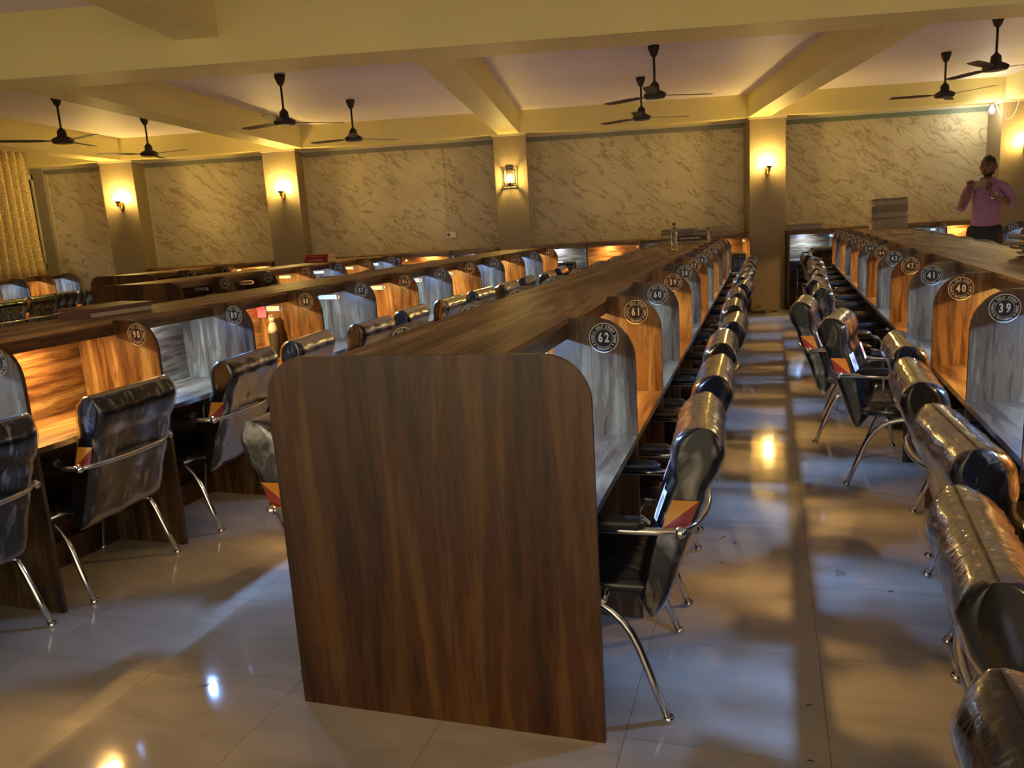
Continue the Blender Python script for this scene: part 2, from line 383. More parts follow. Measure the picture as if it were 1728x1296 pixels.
def badge_mesh(num):
    """flat round badge in the x-z plane, facing -y, radius .056"""
    if num in BADGES: return BADGES[num]
    mb = MB(); N = 32
    circ = lambda r, y: [(r*sin(2*pi*i/N), y, r*cos(2*pi*i/N)) for i in range(N)]
    mb.add(circ(.056, -.0015), [tuple(range(N-1, -1, -1))], 2)
    mb.add(circ(.056, -.0015)+circ(.056, 0), [(i, (i+1) % N, N+(i+1) % N, N+i) for i in range(N)], 0)
    mb.add(circ(.0530, -.0019), [tuple(range(N-1, -1, -1))], 0)
    a, b = circ(.0345, -.0021), circ(.0333, -.0021)
    mb.add(a+b, [(i, N+i, N+(i+1) % N, (i+1) % N) for i in range(N)], 1)
    for vs, fs in RING: mb.add([(x, -.0023, z) for x, z in vs], fs, 1)
    if num is not None:
        s = str(num); size = .049 if len(s) < 3 else .034; wd = size*.50
        for i, ch in enumerate(s):
            vs, fs = DIG[ch]; ox = (i-(len(s)-1)/2)*wd
            mb.add([(x*size+ox, -.0023, z*size-.0005) for x, z in vs], fs, 1)
    BADGES[num] = mb.mesh('badge', [M_BADGE, M_BADGE_TXT, M_BADGE_RING]); return BADGES[num]

# ------------------------------------------------------------------ study desk rows
H, ZD, TH = 1.2, .749, .018
def arc(cx, cz, r, a0, a1, n=8): return [(cx+r*cos(a0+(a1-a0)*i/n), cz+r*sin(a0+(a1-a0)*i/n)) for i in range(n+1)]
def divider_poly(D, sw):
    """outline from the spine (0) outwards to D; notch for the socket plate under the shelf"""
    r = .155
    return ([(0, 0), (D, 0), (D, H-r)]+arc(D-r, H-r, r, 0, pi/2)[1:]+[(sw-.0, H), (sw-.0, H-.02), (.015, H-.02), (.015, H-.10), (.19, H-.10)]
            + arc(.19, H-.12, .02, pi/2, -pi/2, 4)+[(.015, H-.14), (.0, H-.14)])
def notch_free_poly(D, sw):
    r = .155
    return [(0, 0), (D, 0), (D, H-r)]+arc(D-r, H-r, r, 0, pi/2)[1:]+[(sw, H), (sw, H-.02), (0, H-.02)]
MESHES = {}
def part_meshes(D, sw, s, side):
    key = (round(D, 3), round(sw, 3), round(s, 3), side)
    if key in MESHES: return MESHES[key]
    k = side
    def rev(p): return p if k > 0 else p[::-1]
    dv = MB(); dv.prism(rev([(k*a, b) for a, b in divider_poly(D, sw)]), lambda a, b, d: (a, d, b), 0, TH, 0, 1)
    div = dv.mesh('divider', [W_V, W_EDGE])
    dv = MB(); dv.prism(rev([(k*a, b) for a, b in notch_free_poly(D, sw)]), lambda a, b, d: (a, d, b), 0, TH, 0, 1)
    div = (div, dv.mesh('divider', [W_V, W_EDGE]))
    dk = MB(); dk.box(min(0, k*D)+(TH/2 if k > 0 else 0), max(0, k*D)-(0 if k > 0 else TH/2), TH, s, ZD-.025, ZD); desk = dk.mesh('desk_top', W_L)
    bp = MB(); x0, x1 = (TH/2, TH/2+.006) if k > 0 else (-TH/2-.006, -TH/2); bp.box(x0, x1, TH, s, ZD, H-.02); back = bp.mesh('back_panel', W_H)
    led = {}
    lx = k*.16
    for nm, mm in (('c', M_COOL), ('w', M_WARMLED), ('o', M_LEDOFF)):
        l = MB(); l.box(lx-.014, lx+.014, s*.43, s*.57, H-.045, H-.019, 0)
        l.add([(lx-.012, s*.435, H-.046), (lx+.012, s*.435, H-.046), (lx+.012, s*.565, H-.046), (lx-.012, s*.565, H-.046)], [(0, 3, 2, 1)], 1)
        led[nm] = l.mesh('light_strip', [M_WHITE, mm])
    sk = MB(); a, b = sorted((k*.022, k*.186))
    sk.box(a, b, -.012, .012, H-.135, H-.105, 0)
    for q in range(3):
        cx = a+.03+q*.052
        sk.box(cx-.012, cx+.012, -.0135, -.012, H-.129, H-.111, 0)
        for dx in (-.005, .005): sk.box(cx+dx-.0015, cx+dx+.0015, -.0142, -.0135, H-.124, H-.117, 1)
    sock = sk.mesh('socket_plate', [M_WHITE, M_PLATE_DARK])
    MESHES[key] = (div, desk, back, led, sock); return MESHES[key]
def add_side(root, D, sw, s, v0, n, side, nums, lights, plain_to=0, badges=True):
    div, desk, back, led, sock = part_meshes(D, sw, s, side)
    for i in range(n):
        y = v0+i*s
        link('desk_top', desk, root, (0, y, 0)); link('back_panel', back, root, (0, y, 0))
        L = lights(i)
        link('light_strip', led[L], root, (0, y, 0), label={'c': 'cool white light strip', 'w': 'warm white light strip', 'o': 'unlit light strip'}[L])
        num = nums(i)
        d = link('divider', div[1 if i < plain_to else 0], root, (0, y+s, 0), label='walnut divider with round number %s badge' % num if num is not None else None)
        if badges: link('number_badge', badge_mesh(num), d, (side*(D-.115), -.0005, H-.075))
        if i >= plain_to: link('socket_plate', sock, d, (0, TH/2, 0))
def double_row(label, a, uc, D, sw, v0, s, n, numR, numL, lightR, lightL, end=True, plain_to=0):
    root = thing('study_desk_row', label, 'desk row', rloc(a, uc, 0), -a, 'back-to-back study desk rows')
    add_side(root, D, sw, s, v0, n, 1, numR, lightR, plain_to); add_side(root, D, sw, s, v0, n, -1, numL, lightL)
    L = n*s
    if end:
        r = .14; poly = [(-D, 0), (D, 0), (D, H-r)]+arc(D-r, H-r, r, 0, pi/2)[1:]+arc(-D+r, H-r, r, pi/2, pi)
        MB().prism(poly, lambda x, z, d: (x, d, z), v0-.0, v0+TH, 0, 1).obj('end_panel', [W_END, W_EDGE], root, label='wide walnut end panel with rounded top corners, darkened as in shade')
    sp = MB().box(-TH/2, TH/2, v0+TH, v0+L, 0, H-.02).obj('spine_panel', W_H, root)
    MB().box(-.075, .075, v0+TH, v0+L, 0, .13).obj('plinth', W_EDGE, root)
    # top shelf in boards of about 2.4 m, with a lip under each long edge
    y = v0+(TH if end else 0); ye = v0+L+TH; b = 3*s
    while y < ye-.01:
        y1 = min(y+b, ye)
        if ye-y1 < .3: y1 = ye
        MB().box(-sw, sw, y, y1-.0015, H-.02, H).obj('shelf_board', W_TOP, root); y = y1
    for k in (-1, 1):
        x0, x1 = sorted((k*(sw-.018), k*sw))
        for i in range(n): MB().box(x0, x1, v0+i*s+TH, v0+(i+1)*s, H-.075, H-.02).obj('shelf_lip', W_L, root)
    return root
CW = lambda p: (lambda i: 'c' if (i+p) % 2 == 0 else 'w')
rowC = double_row('middle desk row with wide shaded end panel facing the camera, booths 51 to 62', .2037, -.983, .5215, .271, 2.12, .79, 12,
           lambda i: 62-i, lambda i: 63+i, CW(0), CW(1))
rowR = double_row('desk row beside the right aisle, booths 39 to 50 facing it', .218, 1.239, .5215, .271, 3.534-.803*4, .803, 15,
           lambda i: None, lambda i: 36+i, CW(0), CW(1))
rowA = double_row('left desk row with booths 80 to 91 facing the aisle', .221, -3.506, .5215, .262, 3.21-.776*2, .776, 12,
           lambda i: 91-i, lambda i: 92+i, CW(0), CW(1), plain_to=3)
rowB = double_row('far left desk row whose two nearest booths are dark', .221, -5.97, .53, .262, 6.28, .776, 6,
           lambda i: 109-i, lambda i: 110+i, lambda i: 'o' if i < 2 else ('w' if i % 2 == 0 else 'c'), lambda i: 'o')
rowD = double_row('short unlit desk row farthest left behind the other rows', .221, -8.25, .56, .262, 8.45, .76, 2,
           lambda i: None, lambda i: None, lambda i: 'o', lambda i: 'o')
rowS = double_row('desk row at the far right behind the standing person', .218, 3.30, .5215, .271, 12.1-.803*7, .803, 7,
           lambda i: None, lambda i: 15+i if i < 12 else None, CW(0), CW(0))
# single-sided rows against the walls
def single_row(label, loc, rz, D, sw, s, n, nums, lights, side=1, ends=True, badges=True):
    root = thing('wall_desk_row', label, 'desk row', loc, rz, 'single-sided desk rows along the walls')
    add_side(root, D, sw, s, 0, n, side, nums, lights, 0 if badges else 99, badges)
    k = side; div = part_meshes(D, sw, s, side)[0][1]
    if ends: link('divider', div, root, (0, 0, 0))
    x0, x1 = sorted((0, k*sw)); MB().box(x0, x1, 0, n*s+TH, H-.02, H).obj('shelf_board', W_TOP, root)
    x0, x1 = sorted((k*(sw-.018), k*sw))
    for i in range(n): MB().box(x0, x1, i*s+TH, (i+1)*s, H-.075, H-.02).obj('shelf_lip', W_L, root)
    x0, x1 = sorted((-k*.005, k*TH/2)); MB().box(x0, x1, 0, n*s+TH, 0, H-.02).obj('spine_panel', W_H, root)
    return root
# wall rows: local y runs along the wall to the right (+w); the booths open towards the camera (-n)
for i, (nm, a, b, n) in enumerate([('in the bay left of the second lamp column', COLS[0][1], COLS[1][0], 3), ('between the second and third lamp columns', COLS[1][1], COLS[2][0], 4),
                    ('between the caged lamp column and the next column', COLS[2][1], COLS[3][0], 4), ('right of the wide lamp column behind the person', COLS[3][1], COLS[4][0], 4)]):
    single_row('back wall desk row '+nm, wl(a+.01, NW-.03), -AW-pi/2, .52, .27, (b-a-.04)/n, n, lambda i: None, CW(0 if i >= 2 else 1), 1)
rowL = single_row('left wall desk row under the gold curtain', (-9.02, 12.5-.60*6, 0), 0, .54, .27, .60, 6, lambda i: None, CW(1), 1, badges=False)

# ------------------------------------------------------------------ chairs
def lerp(t, T):
    for i in range(len(T)-1):
        a, b = T[i], T[i+1]
        if t <= b[0]: 
            f = (t-a[0])/(b[0]-a[0]); return [p+(q-p)*f for p, q in zip(a[1:], b[1:])]
    return list(T[-1][1:])
BACK = [(0, .05, .335, .034), (.12, .045, .40, .050), (.35, .012, .53, .058), (.55, -.03, .645, .060), (.70, -.062, .735, .060), (.75, -.072, .765, .056), (.84, -.088, .82, .074), (.93, -.105, .885, .080), (1.0, -.118, .945, .072)]
def back_mesh(off, jitter=0, sub=26):
    mb = MB(); NX, HW = 18, .245
    rnd = random.Random(3)
    rows = []
    for ix in range(NX+1):
        x = -1+2*ix/NX; x = math.copysign(1-(1-abs(x))**1.9, x) if abs(x) > 1e-6 else 0
        q = max(0., (abs(x)*HW-(HW-.034))/.034); edge = .034*(1-(1-min(1, q*q))**.5)
        ring = []
        T = [.88*i/20 for i in range(21)]+[.90+.10*sin(pi/2*i/8) for i in range(9)]
        front, rear = [], []
        for t in T:
            y, z, th = lerp(t, BACK)
            y2, z2, _ = lerp(min(1, t+.02), BACK); y1, z1, _ = lerp(max(0, t-.02), BACK)
            d = Vector((y2-y1, z2-z1)).normalized(); nrm = Vector((d.y, -d.x))     # points to the front (+y)
            seam = 1-.14*math.exp(-((abs(x)-.36)/.03)**2)
            end = min(1, (1-((max(0, t-.90)/.10)**2)))**.5 if t > .9 else (min(1, .35+t*10))
            th2 = max(th*seam*max(end, .03)-edge*min(1, end), .004)+off
            j = (rnd.random()-.5)*jitter
            front.append((y+nrm.x*(th2+j), z+nrm.y*(th2+j)))
            rear.append((y-nrm.x*(th2*.92+j), z-nrm.y*(th2*.92+j)))
        ring = front+rear[::-1]
        wx = HW*(1+.06*0)+off
        rows.append([(x*wx, a, b) for a, b in ring])
    n = len(rows[0]); vs = [p for r in rows for p in r]; fs = []
    for i in range(NX):
        for k in range(n):
            l = (k+1) % n; fs.append((i*n+k, (i+1)*n+k, (i+1)*n+l, i*n+l))
    mb.add(vs, fs, 0, True)
    for cap in (tuple(range(n)), tuple(NX*n+k for k in range(n-1, -1, -1))): mb.f.append(cap); mb.m.append(0); mb.sm.append(False)
    return mb
def cushion(x0, x1, y0, y1, z0, z1, r=.03, off=0):
    mb = MB(); NXs = 10; prof = []
    for i in range(20):
        a = 2*pi*i/20; ca, sa = cos(a), sin(a)
        prof.append((math.copysign(abs(ca)**.45, ca), math.copysign(abs(sa)**.45, sa)))
    rows = []
    for ix in range(NXs+1):
        t = -1+2*ix/NXs; t = math.copysign(abs(t)**.6, t) if t else 0
        e = max((1-abs(t)**6)**.5 if abs(t) < 1 else 0, .35)
        cx, cy, cz = (x0+x1)/2, (y0+y1)/2, (z0+z1)/2
        rows.append([(cx+t*((x1-x0)/2+off), cy+p*((y1-y0)/2+off)*(1-.06*(1-e)), cz+q*((z1-z0)/2*e+off)+.01*(1-t*t)*(q > 0)) for p, q in prof])
    n = 20; vs = [p for r in rows for p in r]; fs = []
    for i in range(NXs):
        for k in range(n): l = (k+1) % n; fs.append((i*n+k, i*n+l, (i+1)*n+l, (i+1)*n+k))
    fs.append(tuple(range(n-1, -1, -1))); fs.append(tuple(NXs*n+k for k in range(n)))
    return mb.add(vs, fs, 0, True)
def bez(p0, p1, p2, n=10):
    p0, p1, p2 = map(Vector, (p0, p1, p2)); return [p0*(1-t)**2+p1*2*t*(1-t)+p2*t*t for t in [i/n for i in range(n+1)]]
M_LBL_W = mat('label_white', (.80, .80, .78), .5); M_LBL_R = mat('label_maroon', (.30, .035, .02), .5); M_LBL_O = mat('label_orange', (.72, .30, .035), .5)
M_LBL_T = mat('label_red_print', (.62, .12, .10), .5)
def surf(t, x, off=.0):
    """point on the backrest front at curve position t, lateral x in [-1,1]"""
    y, z, th = lerp(t, BACK); y2, z2, _ = lerp(min(1, t+.02), BACK); y1, z1, _ = lerp(max(0, t-.02), BACK)
    d = Vector((y2-y1, z2-z1)).normalized(); q = max(0., (min(1, abs(x))*.245-.211)/.034); e = 1-.034*(1-(1-min(1, q*q))**.5)/th
    return Vector((x*.245, y+d.y*(th*e+off), z-d.x*(th*e+off)))
def build_chair():
    root = thing('office_chair', 'black padded chair', 'chair')
    bk = back_mesh(0).obj('backrest', M_BLACK, root)
    back_mesh(.0045, .006).obj('plastic_wrap', M_FILM, bk, label='clear crinkled plastic wrap')
    # tags: white card on the front edge, maroon and orange triangle round the side
    for sgn in (1, -1):
        lb = MB()
        for k in range(4):
            xa, xb = sgn*(.60+.09*k), sgn*(.60+.09*(k+1)); ta, tb = .52, .68
            q = [surf(ta, xa, .007), surf(ta, xb, .007), surf(tb, xb, .007), surf(tb, xa, .007)]
            lb.add(q if sgn > 0 else q[::-1], [(0, 1, 2, 3)], 0)
            if k in (0, 2):
                q = [surf(ta+.05, xa+sgn*.02, .0085), surf(ta+.05, xb-sgn*.02, .0085), surf(tb-.05, xb-sgn*.02, .0085), surf(tb-.05, xa+sgn*.02, .0085)]
                lb.add(q if sgn > 0 else q[::-1], [(0, 1, 2, 3)], 3)
        xs = sgn*.2515
        P = lambda t, f: Vector((xs, lerp(t, BACK)[0]+f*.038, lerp(t, BACK)[1]))
        a, b, c, d = P(.52, 1), P(.52, -1.1), P(.68, -1.1), P(.68, 1)
        lb.add([a, b, c], [(0, 1, 2)] if sgn < 0 else [(2, 1, 0)], 1); lb.add([a, c, d], [(0, 1, 2)] if sgn < 0 else [(2, 1, 0)], 2)
        lb.obj('paper_tag', [M_LBL_W, M_LBL_R, M_LBL_O, M_LBL_T], bk, label='white card and maroon paper tag')
    st = cushion(-.24, .24, .04, .50, .385, .465).obj('seat', M_BLACK, root)
    cushion(-.24, .24, .04, .50, .385, .465, off=.004).obj('plastic_wrap', M_FILM, st, label='clear crinkled plastic wrap')
    # arm loop behind the back
    loop = [(-.285, .34, .635), (-.285, .10, .635), (-.285, -.035, .635)]+[tuple(p) for p in bez((-.285, -.035, .635), (-.21, -.118, .64), (0, -.118, .64), 6)][1:]
    loop += [(-x, y, z) for x, y, z in loop[::-1]][1:]
    MB().tube(loop, .0125, 8).obj('arm_loop', M_CHROME, root, label='chrome tube bent round the back')
    for k in (-1, 1):
        MB().lathe([(.004, -.02), (.016, -.012), (.02, 0), (.016, .012), (.004, .02)], (k*.285, -.045, .635), 10).obj('end_knob', M_CHROME, root)
        pd = MB().tube([(k*.285, .06, .655), (k*.285, .08, .658), (k*.285, .30, .658), (k*.285, .33, .65)], [.014, .024, .024, .012], 8).obj('armrest', M_PAD, root)
        fl = [(k*.285, .34, .635)]+[tuple(p) for p in bez((k*.285, .34, .635), (k*.285, .40, .635), (k*.283, .405, .57), 5)][1:]+[(k*.278, .41, .40), (k*.272, .47, .012)]
        MB().tube(fl, .0125, 8).obj('leg', M_CHROME, root)
        rl = [tuple(p) for p in bez((k*.262, .36, .40), (k*.265, .16, .42), (k*.27, .09, .24), 7)]+[(k*.275, .05, .13), (k*.28, .005, .012)]
        MB().tube(rl, .0135, 8).obj('leg', M_CHROME, root)
        for (x, y) in ((k*.272, .47), (k*.28, .003)):
            MB().lathe([(.015, 0), (.018, .004), (.018, .018), (.014, .022)], (x, y, 0), 10).obj('foot_cap', M_CHROME, root)
    MB().tube([(-.262, .36, .40), (.262, .36, .40)], .011, 6).obj('seat_rail', M_CHROME, root)
    MB().tube([(-.262, .20, .385), (.262, .20, .385)], .011, 6).obj('seat_rail', M_CHROME, root)
    return root
proto = build_chair(); first = [True]
def chair(a, u, v, face, label, group, turn=0.):
    """rear feet line at row-local (u,v); face +1 looks to +u, -1 to -u"""
    o = proto if first[0] else copy_tree(proto); first[0] = False
    o.location = rloc(a, u, v); o.rotation_euler = (0, 0, -a-face*pi/2+turn)
    tag(o, label, 'chair', group); return o
rj = random.Random(11)
ONES = ['', 'one', 'two', 'three', 'four', 'five', 'six', 'seven', 'eight', 'nine']; TENS = {3: 'thirty', 4: 'forty', 5: 'fifty', 6: 'sixty', 7: 'seventy', 8: 'eighty', 9: 'ninety'}
def words(n): return TENS[n//10]+('-'+ONES[n % 10] if n % 10 else '')
ORD = ['first', 'second', 'third', 'fourth', 'fifth', 'sixth', 'seventh', 'eighth', 'ninth', 'tenth', 'eleventh', 'twelfth', 'thirteenth', 'fourteenth']
for i in range(12):
    s = .79; vc = 2.12+s*(i+.5)
    chair(.2037, -.30+rj.uniform(-.02, .03)+(0 if i else 0), vc+.03+rj.uniform(-.03, .03), -1, 'plastic-wrapped black chair at booth %s of the middle row' % words(62-i), 'chairs right of the middle row', rj.uniform(-.05, .05))
for i in range(12):
    vc = 2.12+.79*(i+.5)
    chair(.2037, -1.64 if i else -1.61, vc+rj.uniform(-.03, .03), 1, 'plastic-wrapped black chair on the left side of the middle row, %s from the end panel' % ORD[i], 'chairs left of the middle row', rj.uniform(-.05, .05))
for i in range(12):
    s = .776; vc = 3.21-2*s+s*(i+.5)
    chair(.221, -2.93 if i < 3 else -2.93+rj.uniform(-.04, .04), vc+(.0, .0, .08)[i] if i < 3 else vc+rj.uniform(-.03, .05), -1, 'plastic-wrapped black chair at booth %s of the left row' % words(91-i), 'chairs at the left row', (.0, .04, .10)[i] if i < 3 else rj.uniform(-.06, .1))
RV = {0: (.86, .40), 1: (1.62, .47), 2: (2.42, .575), 3: (3.22, .585), 4: (3.98, .64), 5: (4.93, .42), 6: (5.78, .26), 7: (6.72, .42), 8: (7.42, .40), 9: (8.10, .46)}
for i in range(15):
    s = .803; vc = 3.534-4*s+s*(i+.5)
    v, u = RV[i] if i in RV else (vc+rj.uniform(-.05, .05), .52+rj.uniform(-.10, .06))
    chair(.218, u, v, 1, 'plastic-wrapped black chair at booth %s of the right row' % words(36+i), 'chairs left of the right row', {5: -.2, 6: -.1}.get(i, rj.uniform(-.06, .06)))
for i in range(5):
    o = chair(0, -8.22+rj.uniform(-.03, .03), 12.5-.60*(i+.5), -1, 'black chair under the gold curtain, %s from the back corner' % ORD[i], 'chairs at the left wall row', rj.uniform(-.1, .1)-.1)
for (wv, nn, lb) in [(.10, 12.38, 'black chair at the cool-lit back wall booth beside booth 80'), (2.62, 12.35, 'black chair at the warm back wall booth left of the wide column'), (4.05, 12.30, 'black chair at the back wall booth right of the wide column')]:
    p = wl(wv, nn); chair(AW, wv, nn, 1, lb, 'chairs at the back wall', pi/2)

# ------------------------------------------------------------------ ceiling fans
def build_fan():
    root = thing('ceiling_fan', 'fan', 'ceiling fan')
    MB().lathe([(.02, -.11), (.034, -.09), (.055, -.035), (.058, 0)], (0, 0, 0), 14).obj('canopy', M_FAN, root)
    MB().tube([(0, 0, -.10), (0, 0, -.44)], .012, 8).obj('down_rod', M_FAN, root)
    MB().lathe([(.03, -.42), (.10, -.425), (.115, -.405), (.115, -.385), (.085, -.365), (.05, -.35), (.045, -.29), (.022, -.27), (.018, -.26)], (0, 0, -.08), 20).obj('motor', M_FAN, root)
    for k in range(3):
        a = 2*pi*k/3; R = Matrix.Rotation(a, 3, 'Z'); mb = MB()
        st = [(.11, .020, 0), (.16, .028, .05), (.20, .050, .06), (.38, .056, .07), (.56, .056, .06), (.63, .046, .05)]
        vs = []
        for r, hw, tw in st:
            for sgn in (-1, 1):
                for dz in (-.002, .002): vs.append(R @ Vector((r, sgn*hw, -.477+sgn*hw*math.tan(tw)*1.6+dz)))
        fs = []
        for i in range(len(st)-1):
            o, p = i*4, (i+1)*4
            fs += [(o+1, p+1, p+3, o+3), (o, o+2, p+2, p), (o, p, p+1, o+1), (o+2, o+3, p+3, p+2)]
        fs += [(0, 1, 3, 2), (len(vs)-4, len(vs)-2, len(vs)-1, len(vs)-3)]
        mb.add(vs, fs).obj('blade', M_FAN, root)
    return root
FANS = [(-5.775, 8.644, 1.62, 'dark ceiling fan above the leftmost column lamp, the nearer of two'), (-5.805, 10.458, 3.9, 'dark ceiling fan nearest the gold curtain, small and far'),
        (-3.191, 8.545, -1.5, 'dark ceiling fan in the second bay, the larger of two'), (-3.012, 10.45, -1.3, 'dark ceiling fan in the second bay, the smaller of two'),
        (.68, 8.667, -1.75, 'dark ceiling fan left of the wide lamp column, the upper one'), (.656, 10.503, -1.75, 'dark ceiling fan left of the wide lamp column, the lower one'),
        (4.224, 10.47, -1.0, 'dark ceiling fan right of the wide lamp column, lower one'), (3.92, 8.58, -2.3, 'dark ceiling fan in the top right corner of the picture')]
pf = build_fan()
for i, (x, y, rz, lb) in enumerate(FANS):
    o = pf if i == 0 else copy_tree(pf)
    o.location = (x, y, ZS); o.rotation_euler.z = rz; tag(o, lb, 'ceiling fan', 'ceiling fans')

# ------------------------------------------------------------------ wall lamps
def build_sconce():
    root = thing('wall_lamp', 'lamp', 'wall lamp')          # local: wall at y=0, room towards -y
    poly = [(.0, -.13), (.022, -.10), (.034, -.04), (.034, .04), (.022, .09), (0, .125), (-.022, .09), (-.034, .04), (-.034, -.04), (-.022, -.10)]
    MB().prism(poly[::-1], lambda a, b, d: (a, d, b), -.018, 0).obj('back_plate', M_BRASS, root)
    MB().tube(bez((0, -.015, -.02), (0, -.03, -.10), (0, -.08, -.075), 6)+bez((0, -.08, -.075), (0, -.115, -.065), (0, -.125, -.035), 5)[1:], .008, 8).obj('arm', M_BRASS, root)
    MB().lathe([(.012, -.045), (.04, -.03), (.02, -.022), (.02, .0), (.05, .03), (.055, .04)], (0, -.125, 0), 14).obj('cup', M_BRASS, root)
    MB().lathe([(.03, .03), (.052, .05), (.056, .085), (.052, .12), (.040, .135)], (0, -.125, 0), 10).obj('glass_shade', M_SHADE, root, label='glowing warm frosted glass shade')
    return root
ps = build_sconce()
SC = [(-6.775, 2.24, 'brass wall lamp on the leftmost column by the curtain'), (-4.165, 2.235, 'brass wall lamp on the second column from the left'),
      (3.29, 2.14, 'brass wall lamp on the wide column at the aisle end'), (7.06, 2.22, 'brass wall lamp cut off at the right edge beside the bright bulb')]
for i, (wv, z, lb) in enumerate(SC):
    o = ps if i == 0 else copy_tree(ps)
    o.location = wl(wv, NC, z); o.rotation_euler.z = -AW; tag(o, lb, 'wall lamp', 'brass wall lamps')
lan = thing('lantern_lamp', 'square caged lantern lamp with clear bulb on the third column', 'wall lamp', wl(-.605, NC, 2.12), -AW)
for k, (x, y) in enumerate([(-.085, -.03), (.085, -.03), (.085, -.19), (-.085, -.19)]):
    MB().box(x-.006, x+.006, y-.006, y+.006, 0, .24).obj('cage_bar', M_IRON, lan)
for z in (0, .03, .24):
    m = MB()
    for x in (-.085, .085): m.box(x-.006, x+.006, -.196, -.024, z, z+.012)
    for y in (-.19, -.03): m.box(-.091, .091, y-.006, y+.006, z, z+.012)
    m.obj('cage_ring', M_IRON, lan)
MB().box(-.05, .05, -.02, 0, .02, .30).obj('back_plate', M_IRON, lan)
MB().tube([(0, -.02, .015), (0, -.11, .015)], .008, 6).obj('arm', M_IRON, lan)
MB().lathe([(.018, .02), (.018, .06), (.014, .065)], (0, -.11, 0), 10).obj('bulb_holder', M_IRON, lan)
MB().lathe([(.014, .065), (.034, .095), (.042, .125), (.034, .155), (.012, .168)], (0, -.11, 0), 10).obj('bulb', M_SHADE, lan, label='glowing warm bulb')
# bright white bulb hung from the beam, with its cable
fb = thing('hanging_bulb', 'glaring white bulb hung on a cable near the top right', 'light bulb', wl(6.50, 12.56, 2.76), -AW)
MB().lathe([(.012, -.045), (.03, -.03), (.036, 0), (.028, .03), (.014, .05)], (0, 0, 0), 12).obj('bulb', M_FLOOD, fb, label='glaring white bulb')
MB().lathe([(.017, .045), (.017, .10), (.006, .11)], (0, 0, 0), 10).obj('holder', M_WHITE, fb)
MB().tube([(0, 0, .105), (.03, -.01, .135)]+bez((.03, -.01, .135), (.10, -.03, -.14), (.22, -.03, -.14), 8)+bez((.22, -.03, -.14), (.36, -.03, -.12), (.40, -.02, .40), 8)[1:], .004, 6).obj('cable', M_WHITE, fb)
# conduit and socket on the back wall
cdt = in_wall_frame('wall_conduit', -1.635, -1.615, NW-.02, NW, 1.5, ZB-.10, M_TRIM); tag(cdt, 'thin ivory cable conduit running down the wallpaper', 'conduit')
sk = thing('wall_socket', 'white double switch socket on the wallpaper below the conduit', 'wall socket', wl(-1.63, NW, 1.445), -AW)
MB().box(-.075, .075, -.025, 0, -.045, .045).obj('face_plate', M_WHITE, sk)
for x in (-.035, .035): MB().box(x-.022, x+.022, -.03, -.025, -.025, .025).obj('switch', M_PLATE_DARK if x < 0 else M_WHITE, sk)

# ------------------------------------------------------------------ window and curtain on the left wall
wn = MB(); 
for (y0, y1, z0, z1) in [(11.2, 12.6, 2.72, 2.8), (11.2, 12.6, 1.3, 1.38), (12.52, 12.6, 1.3, 2.8), (11.2, 11.28, 1.3, 2.8)]: wn.box(-9.07, -9.02, y0, y1, z0, z1)
wo = structure(wn.obj('window_1', M_TRIM), 'window frame behind the curtain')
MB().box(-9.06, -9.045, 11.28, 12.52, 1.38, 2.72).obj('pane', mat('dark_window_glass', (.02, .022, .03), .06), wo)
def curtain_mat():
    m = mat('gold_patterned_curtain', rough=.45); g = G(m); c = g.coords((1, 1, 1), rnd=False)
    v = g.n('ShaderNodeTexVoronoi', feature='DISTANCE_TO_EDGE'); v.inputs['Scale'].default_value = 40; g.l(c, v.inputs[0])
    g.l(g.ramp(v.outputs[0], [(.0, (.72, .58, .27)), (.10, (.60, .46, .18)), (.16, (.30, .22, .08))]), g.b.inputs['Base Color'])
    g.b.inputs['Sheen Weight'].default_value = .3; return m
ct = thing('curtain', 'gold patterned pleated curtain hanging on the left wall', 'curtain', (-8.86, 12.2, 0))
cm = MB(); NY, NZ = 150, 12; vs = []
for iz in range(NZ+1):
    t = iz/NZ; z = 3.14-1.98*t
    for iy in range(NY+1):
        y = -3.2*iy/NY; amp = .075*(1-.25*t); ph = 2*pi*y/.17+.5*sin(3*y)+.25*sin(5*t+y*4)
        vs.append((amp*sin(ph)+.02*t*sin(y*9), y+(.10*t*t if iy < 6 else .10*t*t*max(0, 1-(iy-6)/30)), z))
cm.add(vs, [(iz*(NY+1)+iy, (iz+1)*(NY+1)+iy, (iz+1)*(NY+1)+iy+1, iz*(NY+1)+iy+1) for iz in range(NZ) for iy in range(NY)], 0, True)
co = cm.obj('cloth', curtain_mat(), ct); sm = co.modifiers.new('thick', 'SOLIDIFY'); sm.thickness = .004
MB().tube([(0, .1, 3.10), (0, -3.4, 3.10)], .012, 8).obj('rod', M_BRASS, ct)
for k in range(18):
    y = -.085-.17*k
    MB().tube([(0+.03*cos(a), y, 3.10+.03*sin(a)) for a in [2*pi*i/10 for i in range(10)]], .006, 5, closed=True).obj('eyelet_ring', M_IRON, ct)

